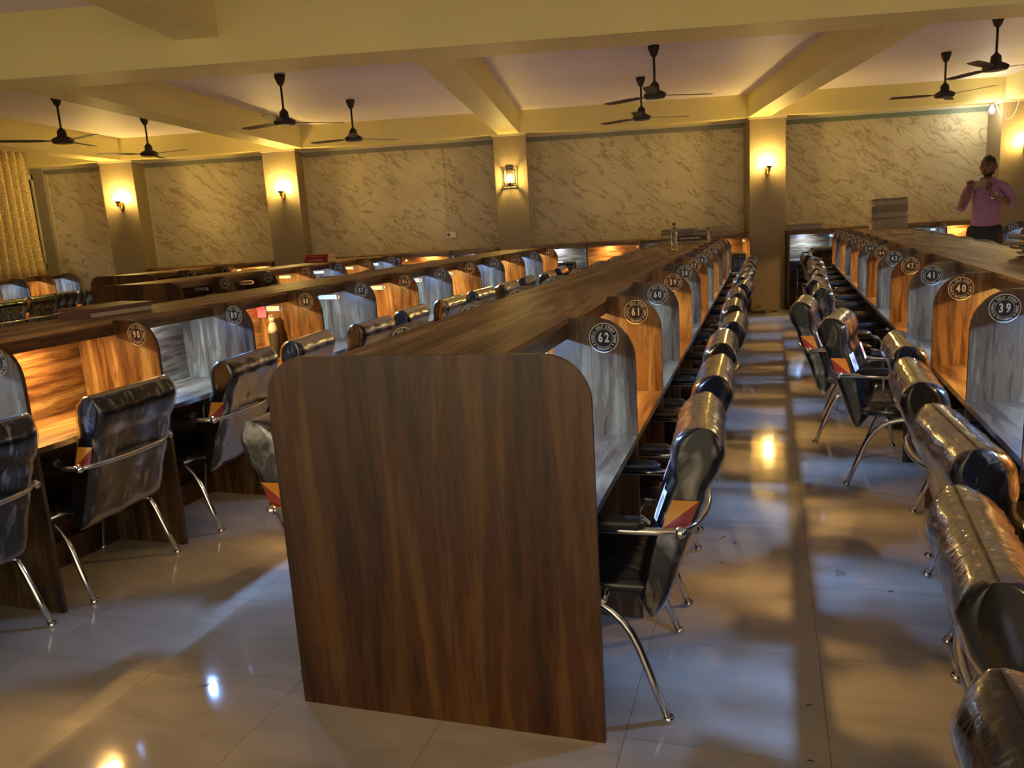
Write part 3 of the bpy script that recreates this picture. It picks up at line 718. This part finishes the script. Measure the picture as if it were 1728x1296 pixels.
# ------------------------------------------------------------------ papers, books, bottles
def paper_mat(name, col): return plain(name, col, .7, .12, 12.)
P_NEWS = paper_mat('newsprint', (.36, .31, .25)); P_NEWS2 = paper_mat('grey_newsprint', (.22, .19, .16)); P_COVER = mat('glossy_dark_cover', (.05, .035, .03), .3)
P_RED = mat('red_cover', (.30, .02, .02), .4); P_PAGE = paper_mat('book_pages', (.55, .48, .38)); P_GREEN = mat('green_cover', (.05, .07, .03), .4)
P_WINE = plain('wine_brown_folder', (.16, .075, .066), .5); P_PINK = mat('pink_note', (.85, .10, .28), .6)
def sheaf(name, label, cat, group, a, u, v, z, lx, ly, th, m, rz=0., curl=0.):
    """folded newspaper or magazine: wavy thick sheet with a fold edge"""
    mb = MB(); nx = 6; rr = random.Random(hash((round(u, 3), round(v, 3), round(z, 3))) & 0xffff)
    top, bot = [], []
    for i in range(nx+1):
        x = -lx/2+lx*i/nx
        for j in range(3):
            y = -ly/2+ly*j/2; e = abs(2*i/nx-1)
            dz = curl*(e**2)*rr.uniform(.4, 1) if x < 0 else 0
            bot.append((x, y+rr.uniform(-.004, .004), dz)); top.append((x, y+rr.uniform(-.004, .004), dz+th*(1-.25*(1 if i in (0, ) else 0))))
    n = len(bot); fs = []
    I = lambda i, j: i*3+j
    for i in range(nx):
        for j in range(2):
            fs.append((n+I(i, j), n+I(i+1, j), n+I(i+1, j+1), n+I(i, j+1))); fs.append((I(i, j), I(i, j+1), I(i+1, j+1), I(i+1, j)))
    for i in range(nx):
        fs.append((I(i, 0), I(i+1, 0), n+I(i+1, 0), n+I(i, 0))); fs.append((I(i+1, 2), I(i, 2), n+I(i, 2), n+I(i+1, 2)))
    for j in range(2):
        fs.append((I(0, j+1), I(0, j), n+I(0, j), n+I(0, j+1))); fs.append((I(nx, j), I(nx, j+1), n+I(nx, j+1), n+I(nx, j)))
    o = mb.add(bot+top, fs).obj(name, m); o.location = rloc(a, u, v, z); o.rotation_euler.z = -a+rz
    return tag(o, label, cat, group)
def book(label, a, u, v, z, lx, ly, th, cover, rz=0., group=None, stripe=None):
    b = thing('book', label, 'book', rloc(a, u, v, z), -a+rz, group)
    m = MB(); m.box(-lx/2, lx/2, -ly/2, ly/2, 0, .003); m.box(-lx/2, lx/2, -ly/2, ly/2, th-.003, th); m.box(-lx/2, lx/2, -ly/2-.003, -ly/2, 0, th)
    m.obj('cover', cover, b)
    MB().box(-lx/2+.004, lx/2-.004, -ly/2, ly/2-.004, .003, th-.003).obj('pages', P_PAGE, b)
    if stripe: MB().box(-lx*.32, lx*.28, -ly/2-.0045, -ly/2-.003, th*.38, th*.62).obj('spine_print', stripe, b)
    return b
rp = random.Random(5)
def stack(n, label, group, a, u, v, lx, ly, hts, mats, z0=H, curl=0., rot=.06, shift=.012):
    z = z0
    for i in range(n):
        th = hts[i % len(hts)]
        sheaf('newspaper', label, 'newspaper', group, a, u+rp.uniform(-shift, shift), v+rp.uniform(-shift, shift), z, lx*rp.uniform(.94, 1.03), ly, th, mats[i % len(mats)], rp.uniform(-rot, rot), curl)
        z += th+.001
    return z
stack(9, 'newspaper in the tall neat stack at the far end of the right row', 'newspapers in the tall stack', .218, 1.36, 11.75, .42, .30, (.10, .025, .022, .03, .028), (P_NEWS, P_NEWS, P_NEWS2))
stack(4, 'folded newspaper on the back wall desk right of the wide column', 'newspapers on the back wall desk', 0, 3.20, 12.72, .44, .22, (.03, .024), (P_NEWS2, P_NEWS))
zt = stack(8, 'crumpled newspaper in the loose pile at the right edge of the picture', 'newspapers in the loose pile', .218, 1.45, 5.25, .30, .40, (.012, .016, .014), (P_NEWS2, P_NEWS, P_NEWS2), curl=.018, rot=.35, shift=.03)
book('small red booklet on top of the loose newspaper pile', .218, 1.42, 5.28, zt+.012, .12, .17, .012, P_RED, .6)
book('thin pale notebook lying under an orange one on the right row', .218, 1.19, 9.0, H, .34, .24, .014, P_PAGE, .35)
book('thin orange notebook lying on a pale one on the right row', .218, 1.17, 9.03, H+.0145, .20, .16, .010, mat('orange_cover', (.35, .12, .03), .5), .3)
book('thick dark book with pale spine lettering at the end of the middle row', .2037, -.86, 10.05, H+.03, .40, .26, .065, mat('dark_plum_cover', (.03, .012, .018), .4), -.08, None, P_PAGE)
sheaf('newspaper', 'flat newspaper under the thick dark book', 'newspaper', None, .2037, -.88, 10.05, H, .46, .30, .029, P_NEWS)
stack(5, 'newspaper stacked on the thick dark book beside the water bottle', 'newspapers over the dark book', .2037, -1.02, 10.12, .42, .26, (.014, .02, .012), (P_NEWS, P_NEWS2), H+.097)
stack(5, 'newspaper in the low stack at the far end of the middle row', 'newspapers at the far end', .2037, -.93, 10.75, .46, .28, (.03, .022, .026), (P_NEWS, P_NEWS2, P_NEWS))
stack(3, 'magazine on the wall desk beyond the middle row end', 'magazines beyond the middle row', AW, 2.62, NW-.20, .40, .20, (.05, .03), (P_NEWS2, P_NEWS))
book('dark red book with white spine band, the lower of two on the far left row', .221, -6.02, 9.72, H, .36, .22, .062, P_RED, .0, None, P_PAGE)
book('red book with a red spine, the upper of two on the far left row', .221, -6.01, 9.72, H+.0625, .34, .22, .045, P_RED, .04, None, mat('crimson_print', (.5, .12, .1), .4))
book('lower wine brown folder of two on the left row shelf', .221, -3.60, 3.53, H, .27, .40, .030, P_WINE, -.12)
sheaf('folder', 'upper wine brown folder with a curled cover on the left row shelf', 'folder', None, .221, -3.60, 3.54, H+.0305, .27, .41, .020, P_WINE, -.10, .012)
# bottles
def bottle_flask():
    b = thing('flask', 'black flask with grey neck standing in booth 88', 'bottle', rloc(.221, -3.33, 4.68, ZD), 0)
    MB().lathe([(.034, 0), (.037, .008), (.036, .17)], (0, 0, 0), 20).obj('body', mat('matt_black_steel', (.010, .010, .010), .75, spec=.08), b)
    gm = mat('grey_steel', (.17, .165, .16), .5)
    MB().lathe([(.036, .17), (.0355, .20), (.030, .222), (.022, .238), (.021, .25)], (0, 0, 0), 20).obj('neck', gm, b)
    cp = MB().lathe([(.024, .25), (.024, .275), (.018, .282)], (0, 0, 0), 16).obj('cap', gm, b)
    MB().tube(bez((-.022, 0, .268), (-.03, 0, .30), (.012, 0, .292), 6), .005, 6).obj('carry_loop', gm, cp)
bottle_flask()
wbt = thing('water_bottle', 'clear plastic water bottle standing on the middle row', 'bottle', rloc(.2037, -.90, 8.43, H))
MB().lathe([(.028, 0), (.033, .006), (.034, .05), (.028, .085), (.034, .12), (.034, .165), (.026, .20), (.014, .228), (.013, .245)], (0, 0, 0), 18).obj('body', M_GLASSCLEAR, wbt)
MB().lathe([(.016, .245), (.016, .268), (.013, .27)], (0, 0, 0), 14).obj('cap', mat('dark_cap', (.02, .02, .03), .4), wbt)
# pink note stuck over the socket plate of booth 88
pn = MB(); pv = []
for i in range(6):
    t = i/5
    for j in range(2): pv.append((.022*0+(-.05+.085*j), -.004-.025*max(0, .35-t)**1.2*3, -.085*t))
for (x, y, z) in list(pv): pv.append((x, y-.0012, z))
pn.add(pv, [(2*i, 2*i+1, 2*i+3, 2*i+2) for i in range(5)]+[(12+2*i, 12+2*i+2, 12+2*i+3, 12+2*i+1) for i in range(5)], 0)
pno = pn.obj('sticky_note', P_PINK); pno.location = rloc(.221, -3.455, 3.21+.776*2-.012, 1.105); pno.rotation_euler.z = -.221; tag(pno, 'bright pink sticky note over the socket plate of booth 88', 'sticky note')
# cables on the floor by the wide column
cb = MB(); rc = random.Random(2)
for q in range(5):
    x0, y0 = 2.45+rc.uniform(-.1, .1), 12.45+rc.uniform(-.1, .1)
    cb.tube([(x0+.30*t*cos(q)+.14*sin(6*t+q*2), y0+.12*cos(5*t+q), .012+.10*max(0, sin(4*t+q))**3*(q % 2)) for t in [i/14 for i in range(15)]], .006, 5)
tag(cb.obj('cable_bundle', mat('black_cable', (.02, .018, .015), .5)), 'tangled dark cables on the floor by the wide column', 'cables')
cr = MB(); rd = random.Random(21)
for q in range(8):
    p = rloc(.205, rd.uniform(-.35, .6), rd.uniform(1.9, 4.2)); a = rd.uniform(0, 6.28); L = rd.uniform(.006, .018)
    cr.tube([p+Vector((cos(a)*L*(t-1), sin(a)*L*(t-1), .003+.002*(t == 1))) for t in (0, 1, 2)], .0016, 5)
tag(cr.obj('floor_crumbs', mat('dark_crumbs', (.03, .025, .02), .8)), 'dark crumbs scattered over the right aisle floor', 'crumbs', None, 'stuff')
# scraps of clear wrapping left on the floor
for i, (x, y, sz, lb) in enumerate([(-1.45, 2.46, .05, 'scrap of clear wrapping on the floor left of the end panel'), (1.0, 3.3, .045, 'scrap of clear wrapping on the right aisle floor'), (.62, 5.2, .05, 'pale packet lying in the right aisle')]):
    m = MB(); m.add([(-sz*.6, .0, .002), (sz*.4, -sz*.2, .012), (sz*.5, sz*.7, .004), (-sz*.2, sz*1.1, .016)], [(0, 1, 2), (0, 2, 3)])
    o = m.obj('wrapping_scrap', M_FILM if i < 2 else M_WHITE); o.location = (x, y, 0); s2 = o.modifiers.new('t', 'SOLIDIFY'); s2.thickness = .0008; tag(o, lb, 'wrapping scrap')

# ------------------------------------------------------------------ person taking a photo
PX, PY, PZ = 4.64, 10.2, .26
st = thing('step_stool', 'low wooden step under the standing person', 'step stool', (PX, PY, 0))
MB().box(-.28, .28, -.2, .2, PZ-.03, PZ).obj('top_board', W_X, st)
for x in (-.24, .24):
    MB().box(x-.015, x+.015, -.18, .18, 0, PZ-.03).obj('side_board', W_V, st)
def skin(name, joints, edges, mats, parent=None, root=0, sub=2):
    me = bpy.data.meshes.new(name); me.from_pydata([j[:3] for j in joints], edges, [])
    for m in (mats if isinstance(mats, list) else [mats]): me.materials.append(m)
    o = bpy.data.objects.new(name, me); COL.objects.link(o)
    if parent: o.parent = parent
    o.modifiers.new('skin', 'SKIN').use_smooth_shade = True
    if not me.skin_vertices: me.skin_vertices.new()
    sv = me.skin_vertices[0].data
    for i, j in enumerate(joints):
        r = j[3]; sv[i].radius = r if isinstance(r, tuple) else (r, r); sv[i].use_root = (i == root)
    o.modifiers.new('sub', 'SUBSURF').levels = sub; o.modifiers['sub'].render_levels = sub
    return o
M_SKIN = mat('brown_skin', (.15, .075, .045), .5); M_SHIRT = plain('lilac_shirt', (.30, .15, .29), .7, .1, 20.); M_TROU = mat('black_trousers', (.012, .012, .011), .7); M_HAIR = mat('black_hair', (.008, .007, .006), .5)
# local frame: facing -y (towards the camera), turned a little to the picture left; hands hold a phone to the left at chest height
J = [(0, .0, .93, (.115, .085)), (0, 0, 1.10, (.115, .09)), (0, 0, 1.28, (.135, .10)), (0, .0, 1.41, (.085, .065)), (0, -.005, 1.47, .055), (0, -.015, 1.53, .055),   # 0..5 spine, neck
     (.175, .0, 1.375, .040), (.265, -.02, 1.17, .038), (.08, -.24, 1.26, .034), (.0, -.30, 1.335, .030),       # 6..9 left arm (picture right)
     (-.175, .0, 1.375, .040), (-.265, -.10, 1.14, .038), (-.235, -.27, 1.30, .034), (-.20, -.31, 1.375, .030),  # 10..13 right arm (picture left)
     (.10, .0, .86, .085), (.11, -.01, .48, .06), (.12, .02, .08, .042), (.13, -.12, .035, .035),
     (-.10, .0, .86, .085), (-.11, -.01, .48, .06), (-.12, .02, .08, .042), (-.13, -.12, .035, .035)]
E_ = [(0, 1), (1, 2), (2, 3), (3, 4), (4, 5), (3, 6), (6, 7), (7, 8), (8, 9), (3, 10), (10, 11), (11, 12), (12, 13), (0, 14), (14, 15), (15, 16), (16, 17), (0, 18), (18, 19), (19, 20), (20, 21)]
def rotated(js, dz=0): return [(*j[:3], j[3]) for j in js]
person = thing('person', 'person in a lilac shirt and dark trousers holding up a phone', 'person', (PX, PY, PZ), -.35)
body = skin('body', J, E_, M_SKIN, person)
# head with brow, nose, jaw, ears
hd = bmesh.new(); bmesh.ops.create_uvsphere(hd, u_segments=24, v_segments=18, radius=1)
for v in hd.verts:
    x, y, z = v.co
    sx = .076*(1-.22*max(0, -z)**1.5); v.co = Vector((x*sx, y*(.098-.012*max(0, -z)), z*.118))
    if y < -.5:
        v.co.y -= .020*math.exp(-((x/.18)**2+((z+.12)/.22)**2))                     # nose
        v.co.y += .010*math.exp(-(((abs(x)-.38)/.16)**2+((z-.12)/.12)**2))           # eye sockets
        v.co.y -= .006*math.exp(-((x/.3)**2+((z+.50)/.08)**2))                       # lips
        v.co.y -= .008*math.exp(-((x/.3)**2+((z+.85)/.15)**2))                       # chin
hme = bpy.data.meshes.new('head'); hd.to_mesh(hme); hd.free(); hme.materials.append(M_SKIN)
for p in hme.polygons: p.use_smooth = True
HEADC = Vector((0, -.03, 1.615))
ho = link('head', hme, person, HEADC); ho.rotation_euler = (.10, 0, -.45)
fe = MB()
for k in (-1, 1):
    fe.lathe([(.004, -.003), (.011, 0), (.004, .003)], (k*.030, -.088, .016), 10, 1, Matrix.Rotation(pi/2, 3, 'X'))
    fe.tube([(k*.012, -.098, .036), (k*.030, -.096, .042), (k*.05, -.086, .036)], .005, 5, 0)
    fe.lathe([(.008, -.008), (.02, 0), (.024, .03), (.012, .042)], (k*.076, .005, -.02), 8, 2)
fe.tube([(-.022, -.094, -.058), (0, -.101, -.056), (.022, -.094, -.058)], .005, 5, 3)
fe.obj('face_features', [M_HAIR, mat('eye', (.05, .03, .02), .2), M_SKIN, mat('lips', (.12, .05, .04), .5)], ho)
hr = bmesh.new(); bmesh.ops.create_uvsphere(hr, u_segments=24, v_segments=18, radius=1)
dele = [v for v in hr.verts if v.co.z < (.38 if v.co.y < -.25 else (-.35 if v.co.y > .2 else .02))]
bmesh.ops.delete(hr, geom=dele, context='VERTS')
for v in hr.verts:
    x, y, z = v.co; k = 1.09+.05*sin(x*9+y*7); v.co = Vector((x*.076*k, y*.098*k+.004, z*.118*k+.006))
hm = bpy.data.meshes.new('hair'); hr.to_mesh(hm); hr.free(); hm.materials.append(M_HAIR)
hh = link('hair', hm, ho); hh.modifiers.new('t', 'SOLIDIFY').thickness = .012
for k in (-1, 1): MB().add([(k*.012, -.062, 1.475), (k*.070, -.03, 1.505), (k*.085, -.055, 1.455), (k*.035, -.105, 1.415), (k*.012, -.070, 1.471), (k*.070, -.038, 1.500), (k*.085, -.062, 1.450), (k*.035, -.112, 1.411)], [(0, 1, 2, 3), (4, 7, 6, 5), (0, 4, 5, 1), (1, 5, 6, 2), (2, 6, 7, 3), (3, 7, 4, 0)]).obj('collar', M_SHIRT, person)
# short beard along the jaw
bd = bmesh.new(); bmesh.ops.create_uvsphere(bd, u_segments=24, v_segments=18, radius=1)
bmesh.ops.delete(bd, geom=[v for v in bd.verts if v.co.z > -.42 or v.co.y > .25 or (abs(v.co.x) < .32 and v.co.z > -.62 and v.co.y < 0)], context='VERTS')
for v in bd.verts:
    x, y, z = v.co; sx = .079*(1-.22*max(0, -z)**1.5); v.co = Vector((x*sx, y*.096, z*.122))
bm_ = bpy.data.meshes.new('beard'); bd.to_mesh(bm_); bd.free(); bm_.materials.append(M_HAIR); link('beard', bm_, ho)
# shirt: torso and sleeves to the elbow
SJ = [(0, 0, .84, (.175, .13)), (0, 0, 1.12, (.160, .125)), (0, 0, 1.28, (.172, .128)), (0, 0, 1.42, (.125, .095)), (.185, 0, 1.385, .070), (.268, -.022, 1.17, .056), (.21, -.10, 1.20, .055),
      (-.185, 0, 1.385, .070), (-.268, -.10, 1.14, .056), (-.255, -.16, 1.19, .055), (0, -.003, 1.465, .066)]
skin('shirt', SJ, [(0, 1), (1, 2), (2, 3), (3, 4), (4, 5), (5, 6), (3, 7), (7, 8), (8, 9), (3, 10)], M_SHIRT, person, 1)
for k in range(5): MB().lathe([(.002, -.003), (.006, 0), (.002, .003)], (0, -.135, 1.02+.085*k), 8, 0, Matrix.Rotation(pi/2, 3, 'X')).obj('button', M_WHITE, person)
TJ = [(0, 0, .985, (.19, .142)), (0, 0, .90, (.192, .145)), (.10, 0, .82, .115), (.112, -.01, .48, .082), (.12, .015, .10, .068), (-.10, 0, .82, .115), (-.112, -.01, .48, .082), (-.12, .015, .10, .068)]
skin('trousers', TJ, [(0, 1), (1, 2), (2, 3), (3, 4), (1, 5), (5, 6), (6, 7)], M_TROU, person, 1)
for k in (-1, 1): MB().lathe([(.05, 0), (.055, .02), (.05, .07), (.035, .09)], (k*.125, -.03, 0), 12).obj('shoe', M_TROU, person)
# hands: palm plus four fingers and a thumb closed on the phone
def hand(c, sgn):
    c = Vector(c); js = [(*c, .030), (*(c+Vector((0, -.015, .045))), (.036, .018))]; es = [(0, 1)]
    for q in range(4):
        b = c+Vector((sgn*(-.027+.018*q), -.02, .075)); L = (.030, .036, .034, .027)[q]; n0 = len(js)
        js += [(*b, .0095), (*(b+Vector((-sgn*.004, -.018, L*.6))), .0085), (*(b+Vector((-sgn*.02, -.030, L*.8))), .0075)]; es += [(1, n0), (n0, n0+1), (n0+1, n0+2)]
    n0 = len(js); js += [(*(c+Vector((-sgn*.030, -.02, .03))), .012), (*(c+Vector((-sgn*.045, -.035, .06))), .0095)]; es += [(0, n0), (n0, n0+1)]
    return skin('hand', js, es, M_SKIN, person, 0, 1)
hand((.0, -.30, 1.33), 1); hand((-.20, -.31, 1.365), -1)
MB().tube([(.052+.032*cos(a), -.262+.0*a, 1.285+.032*sin(a)) for a in [2*pi*i/12 for i in range(12)]], .009, 6, closed=True).obj('wrist_watch', M_CHROME, person, label='silver wrist watch')
phone = thing('mobile_phone', 'mobile phone held sideways by the standing person', 'phone', (PX, PY, PZ), -.35)
MB().obox((-.10, -.335, 1.425), (.075, 0, .012), (0, .004, 0), (-.006, 0, .037)).obj('case', mat('tan_phone_case', (.20, .13, .07), .4), phone)
MB().obox((-.155, -.341, 1.435), (.010, 0, 0), (0, .003, 0), (0, 0, .012)).obj('camera_bump', P_COVER, phone)
